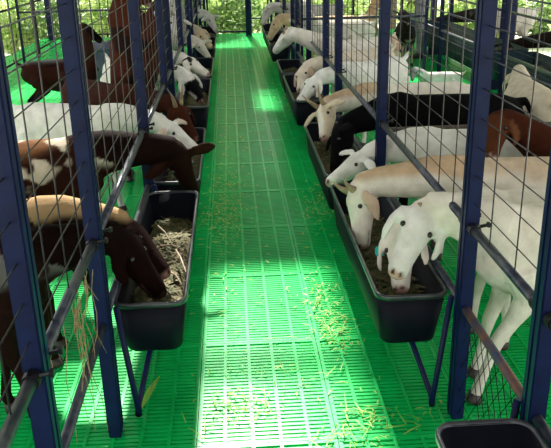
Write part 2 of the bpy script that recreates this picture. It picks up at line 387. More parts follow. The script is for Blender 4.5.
ngoat = [0]
def goat(label, chest, heading, s=1.0, poll=None, muzzle=None, hint=None, coat=None, ears='side', horn=0.0, vox=0.013, group=None, pitch=0.0, lying=False, tagc=None, hornback=0.5, rootlab=None, beard=0.0, step=0.0, hdir=None):
    ngoat[0] += 1; seed = ngoat[0] * 3.7; rnd = random.Random(ngoat[0])
    coat = coat or {}
    hd = math.radians(heading); f = Vector((math.cos(hd), math.sin(hd), 0))
    org = Vector((chest[0], chest[1], 0)) - f * 0.40 * s
    root = empty('goat', org, hd); tag(root, label, 'goat', group)
    inv = (Matrix.Translation(org) @ Matrix.Rotation(hd, 4, 'Z')).inverted()
    S = lambda x, y, z: Vector((x * s, y * s, z * s))
    hip = Vector((-0.30, 0, 0.58)); rot = Matrix.Rotation(-pitch, 3, 'Y')
    dz = -0.36 if lying else 0.0
    def T(x, y, z):
        p = Vector((x, y, z)); p = hip + rot @ (p - hip); p.z += dz; return p * s
    b = MB(); segs = []; names = []
    def tube(nm, pts, rad, n=12, up=None):
        pts = [Vector(p) for p in pts]; b.loft(pts, rad, n, up)
        for i in range(len(pts) - 1):
            r0 = rad[i] if not isinstance(rad[i], (tuple, list)) else min(rad[i]); r1 = rad[i + 1] if not isinstance(rad[i + 1], (tuple, list)) else min(rad[i + 1])
            segs.append((pts[i], pts[i + 1], (r0 + r1) / 2)); names.append((nm, i / (len(pts) - 1), (i + 1) / (len(pts) - 1)))
    fat = coat.get('fat', 1.0)
    tr = [(-.44, .655, .035, .05), (-.41, .64, .085, .10), (-.33, .62, .125, .145), (-.20, .595, .145, .170), (-.04, .572, .165, .195), (.12, .572, .160, .195), (.25, .590, .135, .180), (.34, .605, .105, .150), (.405, .61, .06, .095)]
    upv = rot @ Vector((0, 0, 1))
    tube('trunk', [T(x, 0, z) for x, z, w, h in tr], [(w * s * fat, h * s) for x, z, w, h in tr], 18, upv)
    # neck and head
    pl = inv @ Vector(poll) if poll is not None else T(.62, 0, .98)
    mz = inv @ Vector(muzzle) if muzzle is not None else pl + S(.20, 0, -.16)
    ax = (mz - pl).normalized()
    n0 = T(.24, 0, .63); n1 = T(.345, 0, .665); mid = n1.lerp(pl, .5) + Vector((0, 0, 0.025 * s))
    backp = pl - ax * 0.02 * s
    tube('neck', [n0, n1, n1.lerp(mid, .5) + Vector((0, 0, .012 * s)), mid, mid.lerp(backp, .55) + Vector((0, 0, .006 * s)), backp], [(.10 * s, .135 * s), (.090 * s, .128 * s), (.076 * s, .108 * s), (.066 * s, .09 * s), (.060 * s, .075 * s), (.055 * s, .062 * s)], 14, upv if pitch < .3 else None)
    h_ = (inv.to_3x3() @ Vector(hint)) if hint is not None else (Vector((1, 0, 0.55)) if ax.z < -0.5 else Vector((0, 0, 1)))
    up = (h_ - ax * h_.dot(ax)).normalized(); side = ax.cross(up).normalized()
    hl = 0.285 * s
    hp = [(-.20, .028, .034, -.02), (-.10, .050, .055, -.016), (.05, .064, .068, -.016), (.20, .067, .073, -.020), (.36, .060, .066, -.020), (.55, .049, .054, -.020), (.74, .043, .046, -.020), (.88, .041, .042, -.022), (.97, .032, .032, -.024), (1.0, .016, .016, -.026)]
    tube('head', [pl + ax * t * hl + up * dzz * s for t, w, h, dzz in hp], [(w * s, h * s) for t, w, h, dzz in hp], 14, up)
    # ears
    for sg in (-1, 1):
        e0 = pl + ax * .10 * hl + side * sg * .048 * s + up * .018 * s
        if ears == 'drop':
            ep = [e0, e0 + side * sg * .030 * s - up * .008 * s, e0 + side * sg * .050 * s + ax * .035 * s - up * .035 * s, e0 + side * sg * .056 * s + ax * .085 * s - up * .055 * s, e0 + side * sg * .052 * s + ax * .125 * s - up * .065 * s]
        else:
            ep = [e0, e0 + side * sg * .045 * s + up * .006 * s, e0 + side * sg * .09 * s + ax * .012 * s, e0 + side * sg * .13 * s + ax * .025 * s - up * .012 * s, e0 + side * sg * .155 * s + ax * .032 * s - up * .02 * s]
        tk = max(.012 * s, vox * .95)
        tube('ear', ep, [(.020 * s, tk), (.030 * s, tk), (.038 * s, tk), (.030 * s, tk), (.010 * s, tk * .8)], 10, up if ears != 'drop' else (side * sg + up * .4))
        if tagc and sg == tagc:
            q = MB(); c = ep[2]; q.loft([c - up * .022 * s, c - up * .010 * s, c + up * .010 * s, c + up * .024 * s], [(.012, .012), (.018, .018), (.018, .018), (.012, .012)], 10); q.box(c + ax * .012, (.034, .034, .006), None)
            q.build('ear_tag', M['tag'], root)
    # tail
    tl = T(-.42, 0, .70); tu = 1 if coat.get('tail', 'up') == 'up' else -1
    tube('tail', [T(-.38, 0, .70), tl + S(-.03, 0, .02), tl + S(-.07, 0, .05 * tu), tl + S(-.10, 0, .09 * tu)], [.035 * s, (.030 * s, .02 * s), (.028 * s, .018 * s), .012 * s], 8)
    # legs
    feet = []
    j = lambda a: rnd.uniform(-a, a)
    for sg in (-1, 1):
        if lying:
            y = sg * .13
            tube('leg', [S(.24, y, .20), S(.22, y * 1.3, .10), S(.36, y * 1.3, .06), S(.26, y * 1.2, .035), S(.18, y * 1.2, .03)], [.06 * s, .045 * s, .034 * s, .026 * s, .022 * s], 8); feet.append((S(.16, y * 1.2, .03), Vector((-1, 0, 0))))
            tube('leg', [S(-.26, y, .22), S(-.10, y * 1.4, .12), S(-.28, y * 1.6, .05), S(-.10, y * 1.6, .03)], [.10 * s, .06 * s, .032 * s, .024 * s], 8); feet.append((S(-.08, y * 1.6, .03), Vector((1, 0, 0))))
            continue
        d1, d2 = j(.06) + step, j(.07)
        y = sg * .085
        if pitch > .3:
            sh, el = T(.26, y, .52), T(.24, y, .42)
            kn = T(.40, y, .47); fe = T(.52, y, .40); ft = T(.55, y, .375)
        else:
            sh, el = T(.27, y, .56), T(.235, y * 1.05, .43)
            kn = S(.255 + d1 * .6, y, .255); fe = S(.25 + d1, y, .075); ft = S(.262 + d1, y, .028)
        tube('leg', [sh, el, el.lerp(kn, .55), kn, kn.lerp(fe, .4), fe, ft], [(.065 * s, .085 * s), (.048 * s, .058 * s), .032 * s, .029 * s, .0205 * s, .0235 * s, .025 * s], 10)
        feet.append((ft, (ft - fe).normalized()))
        hp0 = S(-.27, y, .58); st = S(-.21 + d2 * .3, sg * .105, .42); hk = S(-.385 + d2 * .7, sg * .09, .275); fh = S(-.345 + d2, sg * .09, .075); f2 = S(-.325 + d2, sg * .09, .028)
        tube('hleg', [hp0, S(-.25, sg * .10, .50), st, st.lerp(hk, .55), hk, hk.lerp(fh, .4), fh, f2], [(.085 * s, .11 * s), (.075 * s, .10 * s), (.055 * s, .068 * s), .038 * s, .031 * s, .0225 * s, .0245 * s, .026 * s], 10)
        feet.append((f2, (f2 - fh).normalized()))
    # udder for milking goats
    if coat.get('udder'):
        b.ball(S(-.24, 0, .40), (.085 * s, .085 * s, .09 * s), 12, 8)
    me = fuse(b, vox)
    base = np.array(coat.get('base', (.78, .74, .67)))
    def fn(co):
        idx, t = segdist(co, segs); nm = np.array([n[0] for n in names])[idx]
        t0 = np.array([n[1] for n in names])[idx]; t1 = np.array([n[2] for n in names])[idx]; u = t0 + (t1 - t0) * t
        c = np.tile(base, (len(co), 1)).astype(float)
        def put(mask, colr):
            mask = np.clip(mask, 0, 1)[:, None]; c[:] = c * (1 - mask) + np.array(colr) * mask
        nz = vnoise(co, 4.0 / s, seed)
        z = co[:, 2] / s; x = co[:, 0] / s
        if 'belly' in coat: put((nm == 'trunk') * sst(-z - dz + .08 * nz, -.50, -.44), coat['belly'])
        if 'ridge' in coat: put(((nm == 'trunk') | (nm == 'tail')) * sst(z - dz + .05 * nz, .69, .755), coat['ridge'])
        if 'leg' in coat: put(((nm == 'leg') | (nm == 'hleg')) * sst(-z + .05 * nz, -.42, -.30), coat['leg'])
        if 'fore' in coat: put(sst(x + .12 * nz, coat.get('forex', .1), coat.get('forex', .1) + .03), coat['fore'])
        if 'neck' in coat: put((nm == 'neck') * sst(u + .2 * nz, .15, .3) + 0., coat['neck'])
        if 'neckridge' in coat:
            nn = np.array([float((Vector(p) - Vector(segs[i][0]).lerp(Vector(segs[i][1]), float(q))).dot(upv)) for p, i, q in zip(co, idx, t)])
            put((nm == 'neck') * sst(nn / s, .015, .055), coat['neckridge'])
        if 'head' in coat: put((nm == 'head') | (nm == 'ear'), coat['head'])
        if 'ear' in coat: put((nm == 'ear') * sst(u, .1, .3), coat['ear'])
        hdv = np.array([float((Vector(p) - pl).dot(ax)) for p in co]) / hl; upd = np.array([float((Vector(p) - pl).dot(up)) for p in co]) / s; sdd = np.array([float((Vector(p) - pl).dot(side)) for p in co]) / s
        hm = (nm == 'head')
        if 'blaze' in coat: put(hm * sst(.020 - np.abs(sdd) + .02 * nz, 0, .008) * sst(upd, .0, .02), coat['blaze'])
        if 'patch' in coat:
            for (px, py, pz, pr, pc) in coat['patch']:
                dd = np.linalg.norm(co / s - np.array([px, py, pz]), axis=1) + .09 * nz
                put(sst(pr - dd, 0, .03), pc)
        if 'headpatch' in coat: put(hm * sst(nz + .12 * np.sign(sdd) * 0, .02, .10), coat['headpatch'])
        if 'speck' in coat:
            pc, am, sc_ = coat['speck']; n2 = vnoise(co, sc_ / s, seed + 9)
            put((nm == 'trunk') * sst(z + .10 * nz, .56, .66) * sst(n2, am, am + .14) * .92, pc)
        put(hm * sst(hdv, .90, .965), coat.get('nose', (.50, .30, .25)))
        for sg in (-1, 1):
            np_ = pl + ax * .955 * hl + up * (.004 * s) + side * sg * .016 * s
            put(sst(-np.linalg.norm(co - np.array(np_), axis=1) / s, -.013, -.007), (.05, .025, .02))
        mp = np.abs(upd + .036) ; put(hm * (hdv > .66) * sst(-mp, -.006, -.002) * .6, (.10, .06, .05))
        for p_, d_ in feet: pass
        return np.clip(c, 0, 1)
    paint(me, fn)
    me.materials.clear(); me.materials.append(M['fur']); me.name = 'goat_body'
    link('body', me, root)
    # eyes, horns, hooves
    for sg in (-1, 1):
        q = MB(); c = pl + ax * .30 * hl + side * sg * .053 * s + up * .018 * s; q.ball(c, .0115 * s, 10, 7); q.build('eye', M['eye'], root, True)
        if horn:
            h0 = pl + ax * .02 * hl + side * sg * .024 * s + up * .032 * s
            d1 = (up * 1.0 - ax * hornback + side * sg * .25).normalized(); d2 = (up * .35 - ax * 1.0 + side * sg * .5).normalized()
            if hdir is not None: d1 = d2 = (inv.to_3x3() @ Vector(hdir)).normalized()
            pts = [h0]
            for k in range(1, 7): pts.append(pts[-1] + d1.lerp(d2, (k - 1) / 6).normalized() * horn * s / 6)
            q = MB(); q.loft(pts, [(.017 * s * (1 - k / 6.6), .020 * s * (1 - k / 6.6)) for k in range(7)], 8); q.build('horn', M['horn'], root, True)
    if beard:
        q = MB(); c = pl + ax * .80 * hl - up * .052 * s
        q.loft([c + up * .015 * s, c + Vector((0, 0, -.03 * s)), c + Vector((0, 0, -.03 * s - beard))], [(.018 * s, .022 * s), (.014 * s, .018 * s), .004], 8); q.build('beard', M['flake'], root, True)
    for p_, d_ in feet:
        q = MB()
        if d_.z < -.3:
            for sg in (-1, 1): q.loft([p_ + Vector((0, sg * .011 * s, .012)), Vector((p_.x + .004 * s, p_.y + sg * .013 * s, p_.z * .5)), Vector((p_.x + .010 * s, p_.y + sg * .014 * s, .001 if not pitch > .3 or p_.z < .1 else p_.z - .03))], [(.014 * s, .024 * s), (.015 * s, .028 * s), (.015 * s, .032 * s)], 8)
        else: q.loft([p_ - d_ * .01, p_ + d_ * .035 * s], [.026 * s, .028 * s], 8)
        q.build('hoof', M['hoof'], root, True)
    return root

WHT = (.82, .75, .65); CRM = (.70, .58, .43); TAN = (.52, .34, .18); BRN = (.060, .014, .006); DBR = (.014, .005, .0035); BLK = (.0022, .0019, .0025); GRY = (.16, .15, .14)
V = Vector
white = dict(base=WHT, nose=(.55, .33, .28))
# ---- right pens, feeding
goat('white goat looking toward us with pink nose over the nearest right trough', (.93, 2.58), 186, 1.04, P(424, 212, Y=2.70), P(399, 268, Y=2.55), (-.25, -1, .45), dict(white, ridge=(.80, .72, .60), udder=True, head=(.82, .79, .74)), 'drop', .07, .011, hornback=1.6, step=.12, hdir=(1, .15, .2))
goat('white goat with teal ear tag, head low in the trough beneath the facing goat', (1.00, 2.97), 181, .95, P(400, 234, Y=2.86), P(399, 300, Y=2.62), (-.5, -.6, .8), dict(white), 'drop', 0, .011, tagc=1)
goat('white goat with tan neck and short horns, head down in the nearest right trough', (.98, 3.36), 178, 1.0, P(358, 190, Y=3.32), P(358, 236, Y=3.22), (-1, -.25, .3), dict(base=WHT, neckridge=(.60, .42, .27), ridge=(.66, .50, .36), ear=(.62, .45, .34)), 'drop', .10, .012, hornback=.2)
goat('clean white goat stretching its neck to the corner between two right troughs', (1.02, 4.02), 176, .98, P(364, 157, Y=4.12), P(338, 174, Y=4.06), (-.2, -.1, 1), dict(base=(.84, .80, .74)), 'side', 0, .013)
goat('jet black goat with its head down in the second trough on the right', (1.0, 4.72), 178, 1.06, V((.68, 4.60, .62)), V((.60, 4.42, .40)), None, dict(base=BLK, nose=(.01, .01, .01), tail='down'), 'side', 0, .013)
goat('cream goat with upright horn and long face lowered beside the black goat', (.98, 5.36), 186, 1.0, P(325, 108, Y=5.1), P(322, 147, Y=4.82), (-.9, -.7, .4), dict(base=WHT, head=(.70, .58, .42), neckridge=(.55, .40, .26), blaze=WHT), 'side', .16, .013, hornback=.1)
goat('white goat bending its neck down over the third right trough', (1.02, 6.46), 222, .98, P(316, 80, Y=6.45), P(298, 101, Y=6.33), None, dict(base=(.84, .81, .76)), 'drop', 0, .016)
goat('cream goat with dropped ear behind the bending white neck at the third right trough', (1.0, 7.00), 222, 1.0, P(304, 70, Y=6.9), P(297, 96, Y=6.62), None, dict(base=(.70, .60, .48), ear=(.5, .36, .26)), 'drop', 0, .016)
goat('pale goat with raised head and dark collar mark above the worn-rimmed trough', (.99, 7.62), 214, 1.05, P(288, 34, Y=7.75), P(270, 54, Y=7.95), (-.3, -.3, 1), dict(base=(.74, .68, .60), head=(.82, .78, .72), patch=[(.52, 0, .80, .05, (.25, .18, .14))]), 'side', .08, .016, hornback=1)
goat('tan goat far along the right row with lowered head', (.98, 10.4), 185, 1.05, P(277, 20, Y=10.3), P(266, 42, Y=10.2), None, dict(base=(.62, .46, .30)), 'drop', 0, .02)
goat('grey-white goat at the far end of the right row', (.98, 12.4), 185, 1.05, P(268, 8, Y=12.3), P(262, 22, Y=12.2), None, dict(base=(.58, .55, .52)), 'side', 0, .022)
# ---- right pens, standing behind
goat('red-brown headed goat with drooping ears standing behind the tan-necked white goat', (1.62, 3.70), 178, 1.0, P(497, 120, Y=3.80), P(490, 160, Y=3.56), (-.5, -.9, .4), dict(base=(.70, .62, .52), fore=(.035, .009, .005), forex=-.05, head=(.085, .026, .010), neck=(.05, .013, .006), ear=(.13, .05, .022)), 'drop', 0, .014)
goat('cream goat standing behind the nearest right post, rump toward us', (2.14, 5.45), 84, 1.04, V((2.36, 6.02, .70)), V((2.40, 6.20, .50)), None, dict(base=(.66, .56, .44), fat=1.1), 'drop', 0, .015)
goat('broad white goat in the right pen standing rump toward us', (1.32, 9.05), 88, 1.06, V((1.36, 9.25, .66)), V((1.36, 9.31, .42)), None, dict(base=(.72, .66, .58), fat=1.1), 'side', 0, .018)
goat('pale goat facing us with pinkish face, right of the broad white rump', (1.80, 8.30), 268, .86, P(393, 39, Y=8.12), P(390, 54, Y=7.98), (0, -.5, 1), dict(base=(.62, .50, .38), head=(.58, .40, .31)), 'drop', 0, .018)
goat('white kid lying on the green floor with its grey face turned to us', (2.30, 8.95), 178, .60, P(414, 70, Y=8.75), P(412, 82, Y=8.58), (0, -.6, 1), dict(base=(.85, .84, .80), head=(.42, .42, .45)), 'side', 0, .014, lying=True)
goat('sunlit white goat standing behind the twin posts of the right fence', (1.0, 9.88), 180, 1.05, V((.93, 10.0, 1.0)), V((.80, 10.05, .8)), None, dict(base=(.84, .80, .70)), 'side', 0, .02)
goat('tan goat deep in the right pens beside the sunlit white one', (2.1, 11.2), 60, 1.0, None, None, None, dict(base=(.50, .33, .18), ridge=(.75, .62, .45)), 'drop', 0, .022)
goat('dark-faced tan goat leaning over the nearer teal trough', (3.84, 8.35), 182, 1.0, P(508, 46, X=3.56), P(520, 55, X=3.38), None, dict(base=(.48, .33, .20), head=BLK, neck=(.02, .012, .01)), 'side', 0, .02)
goat('dark-faced pale goat leaning over the farther teal trough', (3.84, 11.4), 182, 1.0, P(433, 22, X=3.58), P(441, 29, X=3.40), None, dict(base=(.60, .55, .48), head=BLK, neck=(.03, .02, .02)), 'side', 0, .022)
goat('black goat with pale legs standing in front of the person', (2.60, 10.9), 268, .8, P(402, 12, Y=10.8), P(409, 24, Y=10.65), (0, -.5, 1), dict(base=(.02, .015, .013), leg=(.60, .45, .34), belly=(.55, .42, .32)), 'drop', 0, .02)
# ---- left pens, feeding
goat('nearest dark goat with grey-flecked back, brown head deep in the left trough', (-.74, 2.56), 12, 1.0, P(122, 240, Y=2.78), P(168, 297, Y=2.72), (.8, -.3, .7), dict(base=DBR, head=(.007, .0014, .0009), neck=(.006, .0014, .001), speck=((.13, .125, .12), -.02, 11), nose=(.03, .015, .012)), 'drop', 0, .011)
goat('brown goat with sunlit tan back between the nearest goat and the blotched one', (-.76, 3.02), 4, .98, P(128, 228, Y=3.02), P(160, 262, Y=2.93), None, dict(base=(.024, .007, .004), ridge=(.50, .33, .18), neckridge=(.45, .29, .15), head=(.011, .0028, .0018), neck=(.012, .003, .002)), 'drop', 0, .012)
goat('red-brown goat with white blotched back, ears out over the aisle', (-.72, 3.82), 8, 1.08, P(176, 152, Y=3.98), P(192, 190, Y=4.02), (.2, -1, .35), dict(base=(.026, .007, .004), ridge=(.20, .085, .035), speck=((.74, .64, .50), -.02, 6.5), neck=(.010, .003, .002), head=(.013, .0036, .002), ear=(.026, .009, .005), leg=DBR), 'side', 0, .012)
goat('white goat behind the blotched one with its nose over the second left trough', (-.76, 4.86), -24, 1.0, P(166, 126, Y=4.88), P(197, 148, Y=4.80), (.3, -.2, 1), dict(base=(.80, .77, .71), ear=(.62, .5, .4)), 'side', 0, .014, hornback=1.2)
goat('brown goat with curved horns lowering its head in the second left trough', (-.80, 5.50), -50, 1.02, P(176, 108, Y=5.3), P(192, 132, Y=5.2), None, dict(base=(.040, .011, .006), head=(.055, .015, .007)), 'drop', .15, .014, hornback=.8)
goat('white goat with black cheeks feeding at the third left trough', (-.75, 6.66), -58, 1.0, P(186, 76, Y=6.65), P(203, 101, Y=6.52), None, dict(base=(.76, .72, .66), head=(.70, .66, .60), headpatch=BLK, neck=(.72, .68, .62)), 'drop', 0, .016)
goat('pale goat with black eye patch reaching over the third left trough', (-.74, 7.46), -58, 1.0, P(186, 60, Y=7.35), P(208, 73, Y=7.25), (.4, -.4, 1), dict(base=(.70, .64, .58), head=(.74, .68, .60), headpatch=(.02, .015, .015)), 'drop', 0, .016)
goat('tan and white goat feeding farther along the left row', (-.74, 9.95), -55, 1.0, P(199, 31, Y=9.9), P(212, 47, Y=9.8), None, dict(base=(.62, .50, .40), head=(.66, .48, .34), headpatch=(.75, .7, .65)), 'drop', 0, .02)
goat('white-faced goat below the tan one in the left row', (-.74, 9.30), -55, .95, P(198, 42, Y=9.3), P(208, 55, Y=9.2), None, dict(base=(.70, .62, .54)), 'side', 0, .02)
goat('grey-white goat at the far end of the left row', (-.72, 12.3), -50, 1.05, P(209, 16, Y=12.3), P(217, 30, Y=12.2), None, dict(base=(.55, .53, .50)), 'side', 0, .022)
# ---- left pens, standing
goat('brown goat reared up with its forefeet on the left fence', (-.10, 5.95), 0, 1.0, V((-.70, 5.98, 1.58)), V((-.60, 5.94, 1.34)), None, dict(base=(.060, .016, .008), leg=BLK, belly=(.11, .036, .016), speck=((.010, .005, .004), .0, 4)), 'drop', 0, .015, pitch=1.47)
goat('dark brown goat alone on the green floor at the far left', (-1.44, 7.98), 14, .88, P(84, 27, Y=8.05), P(97, 36, Y=8.1), None, dict(base=(.030, .008, .005), head=BLK, neck=(.03, .012, .008), leg=BLK, ridge=BLK), 'side', 0, .016)
goat('white goat standing behind the left fence beyond the reared brown one', (-.85, 8.45), -62, 1.0, V((-.62, 8.50, .98)), V((-.56, 8.3, .84)), None, dict(base=(.62, .58, .54)), 'side', 0, .02)
goat('pale goat standing deep in the left pens by the fence', (-.85, 10.7), -65, 1.05, None, None, None, dict(base=(.60, .56, .52)), 'drop', 0, .022)
# ------------------------------------------------------------------ second aisle on the right: teal troughs, bucket, person
TX = 3.34
trough(TX, 6.75, 8.60, 'deep teal trough across the second aisle, nearer one', 'dry feed in the nearer teal trough', 1, z=.50, w=.42, d=.36, nf=60, fill=.25, m=M['teal'], group='teal troughs', legs=False, rimm=M['teal'])
trough(TX, 8.75, 12.3, 'long deep teal trough across the second aisle, farther one', 'dry feed in the farther teal trough', 1, z=.50, w=.42, d=.36, nf=60, fill=.25, m=M['teal'], group='teal troughs', legs=False, rimm=M['teal'])
for o in [o for o in bpy.data.objects if o.get('group') == 'teal troughs']:
    ln = 1.85 if o.location.y < 8 else 3.55
    for e in (-1, 1):
        b = MB(); b.box((0, e * (ln / 2 - .25), .061), (.30, .05, .118)); b.build('foot', M['blue'], o)
trough(-1.72, 9.75, 10.6, 'dark blue tub behind the left pens by the far goat', None, 1, z=.52, w=.60, d=.40, m=M['navytub'], group=None, legs=False, rimm=M['navytub'])
for o in [o for o in bpy.data.objects if o.get('label', '').startswith('dark blue tub')]:
    for e in (-1, 1):
        b = MB(); b.box((0, e * .25, .061), (.42, .06, .117)); b.build('foot', M['blue'], o)
bk = P(394, 40, Y=12.6); r = empty('drum', (max(bk.x, 2.97), 12.6, 0)); tag(r, 'blue plastic drum on the green floor beyond the pale facing goat', 'drum')
b = MB(); prof = [(.001, 0.0), (.10, 0), (.115, .02), (.12, .25), (.125, .50), (.118, .58), (.11, .60), (.105, .585), (.108, .5), (.09, .03), (.001, .03)]
n = 20; vs = []; fs = []
for k, (rr_, z) in enumerate(prof): vs += [(rr_ * math.cos(2 * math.pi * j / n), rr_ * math.sin(2 * math.pi * j / n), z + .002) for j in range(n)]
for k in range(len(prof) - 1):
    for j in range(n): a, c = k * n + j, k * n + (j + 1) % n; fs.append((a, c, c + n, a + n))
b.add(vs, fs); b.build('drum_body', M['bluebucket'], r, True)
b = MB()
for z in (.2, .4): b.loft([(.121 * math.cos(2 * math.pi * j / 20), .121 * math.sin(2 * math.pi * j / 20), z) for j in range(21)], [.008] * 21, 6, (0, 0, 1), False)
b.build('hoop', M['bluebucket'], r, True)

# person standing in the second aisle, only the lower half shows between the fence wires
pp = V((2.99, 11.75, 0)); pr_ = empty('person', pp, math.radians(150)); tag(pr_, 'person in pale shirt and grey trousers standing beyond the fence in the second aisle', 'person')
b = MB(); sg_ = []; nm_ = []
def pt(nm, pts, rad, n=12, up=None):
    b.loft([V(p) for p in pts], rad, n, up); 
    for i in range(len(pts) - 1): sg_.append((V(pts[i]), V(pts[i + 1]), min(rad[i]) if isinstance(rad[i], tuple) else rad[i])); nm_.append(nm)
pt('trousers', [(0, 0, .86), (0, 0, .93), (0, 0, 1.02)], [(.165, .115), (.170, .12), (.150, .105)], 14, (1, 0, 0))
pt('shirt', [(0, 0, 1.0), (0, 0, 1.15), (.01, 0, 1.30), (0, 0, 1.42), (0, 0, 1.47)], [(.150, .105), (.155, .112), (.175, .118), (.165, .10), (.08, .07)], 14, (1, 0, 0))
pt('skin', [(0, 0, 1.44), (.01, 0, 1.50), (.02, 0, 1.56)], [.058, .055, .055])
pt('skin', [(.02, 0, 1.53), (.025, 0, 1.58), (.015, 0, 1.65), (.01, 0, 1.71), (0, 0, 1.755)], [(.045, .055), (.066, .088), (.078, .100), (.070, .092), (.03, .04)], 14, (1, 0, 0))
pt('skin', [(.105, 0, 1.625), (.13, 0, 1.60), (.118, 0, 1.585)], [.012, .014, .010], 8)
for s in (-1, 1):
    pt('trousers', [(0, s * .09, .90), (.015, s * .10, .68), (.01, s * .105, .48), (-.01, s * .11, .28), (-.01, s * .11, .09)], [.092, .082, .065, .060, .058], 12)
    pt('shirt', [(0, s * .17, 1.40), (0, s * .215, 1.28), (-.01, s * .23, 1.14)], [.06, .052, .046], 10)
    pt('skin', [(-.01, s * .23, 1.16), (.05, s * .225, 1.02), (.13, s * .20, .90)], [.040, .035, .025], 10)
    pt('skin', [(.12, s * .20, .915), (.165, s * .195, .855), (.185, s * .19, .82)], [(.022, .018), (.038, .018), (.034, .014)], 8, (1, 0, .6))
    for k in range(4):
        o_y = s * (.19 + (k - 1.5) * .019); ll = (.065, .075, .07, .055)[k]
        pt('skin', [(.180, o_y, .83), (.195, o_y, .83 - ll * .6), (.188, o_y, .83 - ll)], [.0095, .0085, .0065], 6)
    pt('skin', [(.16, s * .165, .87), (.185, s * .150, .845), (.20, s * .148, .815)], [.011, .010, .008], 6)
    pt('skin', [(.015, s * .075, 1.635), (.0, s * .092, 1.64)], [.018, .014], 6)
me = fuse(b, .012, 2); CC = {'trousers': (.30, .30, .33), 'shirt': (.66, .66, .64), 'skin': (.30, .17, .11)}
def pfn(co):
    i_, t_ = segdist(co, sg_); return np.array([CC[nm_[k]] for k in i_])
paint(me, pfn); me.materials.clear(); me.materials.append(M['cloth']); link('body', me, pr_)
b = MB(); b.ball((-.01, 0, 1.68), (.108, .088, .092), 14, 10); b.ball((-.06, 0, 1.62), (.06, .075, .07), 12, 8); b.build('hair', M['hair'], pr_, True)
for s in (-1, 1):
    b = MB(); b.loft([(-.07, s * .11, .045), (-.03, s * .11, .05), (.06, s * .115, .04), (.14, s * .12, .028), (.18, s * .12, .022)], [(.034, .042), (.040, .046), (.044, .036), (.042, .024), (.02, .016)], 10, (0, 0, 1)); b.build('shoe', M['shoe'], pr_, True)
    b = MB(); b.ball((.094, s * .033, 1.66), .011, 8, 6); b.build('eye', M['eye'], pr_, True)

# ------------------------------------------------------------------ loose stuff: cut grass on the floor, straw hanging on the left rail
def patchstuff(name, label, m, spots, size, wid, z0=0.004, flat=.5):
    b = MB()
    for (px, py, rx, ry, n) in spots:
        c = P(px, py, 0)
        flakes(b, n, lambda: (c.x + random.gauss(0, rx), c.y + random.gauss(0, ry)), lambda x, y: z0 + random.uniform(0, .012), size, wid, flat)
    o = b.build(name, m); tag(o, label, 'grass', kind='stuff'); return o
patchstuff('cut_grass', 'scattered cut grass blades lying on the green aisle floor', M['grass'],
    [(225, 195, .10, .35, 330), (222, 225, .09, .2, 200), (335, 180, .06, .25, 120), (320, 205, .09, .25, 150), (325, 310, .06, .20, 190), (335, 340, .05, .08, 60), (230, 408, .06, .06, 60), (255, 370, .12, .03, 20), (268, 415, .05, .03, 20),
     (370, 425, .09, .07, 70), (340, 440, .05, .05, 20), (285, 98, .10, .45, 150), (225, 78, .10, .7, 100), (250, 60, .15, 1.0, 60), (290, 260, .25, .5, 60), (230, 290, .10, .3, 50), (300, 390, .2, .2, 40), (240, 140, .2, .6, 100)], (.012, .045), .0022)
patchstuff('grass_clumps', 'loose yellow-green grass stems on the floor near the camera', M['grass'], [(235, 405, .09, .05, 12), (365, 420, .10, .06, 13), (260, 345, .12, .03, 3), (335, 330, .06, .10, 12), (215, 430, .05, .03, 4), (320, 430, .1, .05, 4), (345, 390, .10, .10, 5)], (.05, .11), .0022, .006, .5)
# one long leaf blade
a_, c_ = P(140, 412, 0), P(160, 378, 0); d_ = (c_ - a_); s_ = V((-d_.y, d_.x, 0)).normalized()
b = MB(); k_ = [0, .2, .5, .8, 1]; w_ = [.003, .010, .014, .008, .001]; vs = []
for t_, ww in zip(k_, w_): q = a_ + d_ * t_ + V((0, 0, .006 + .012 * math.sin(t_ * 3))) ; vs += [q - s_ * ww, q + s_ * ww + V((0, 0, .003)), q + s_ * ww * .2 + V((0, 0, -.002))]
fs = []
for i in range(4): fs += [(i * 3, i * 3 + 2, i * 3 + 5, i * 3 + 3), (i * 3 + 2, i * 3 + 1, i * 3 + 4, i * 3 + 5)]
b.add(vs, fs); tag(b.build('maize_leaf', M['grass']), 'single long green leaf on the floor beside the nearest left trough', 'leaf')
for nm, px, py, rr_ in (('maize_leaf', 0, 0, 0),) * 0: pass
# straw and frayed twine hanging from the middle rail of the left gap panel
b = MB()
for k in range(16):
    y = random.uniform(1.72, 2.36); x = FL + random.uniform(-.02, .035); l = random.uniform(.12, .5)
    p = V((x, y, .79 + random.uniform(-.01, .02))); pts = [p]
    dx_, dy_ = random.uniform(-.03, .05), random.uniform(-.06, .06)
    for i in range(1, 5): pts.append(p + V((dx_ * (i / 4) ** 2 * 1.0 + .01 * math.sin(i * 2 + k), dy_ * i / 4, -l * i / 4)))
    b.loft(pts, [.0012] * 4 + [.0006], 4)
tag(b.build('hanging_straw', M['straw']), 'dry straw and twine strands hanging from the left rail between the posts', 'straw', kind='stuff')
# pale stalks in the nearest left trough
b = MB()
for (p, q, r) in (((158, 226), (172, 244), .005), ((160, 246), (183, 250), .004), ((176, 250), (186, 272), .005), ((170, 272), (182, 285), .004)):
    a_, c_ = P(*p, .44), P(*q, .43); b.loft([a_, a_.lerp(c_, .5) + V((0, 0, .015)), c_], [r, r * .9, r * .4], 6)
tag(b.build('straw_stalks', M['straw']), 'pale dry stalks lying in the nearest left trough', 'straw', kind='stuff')

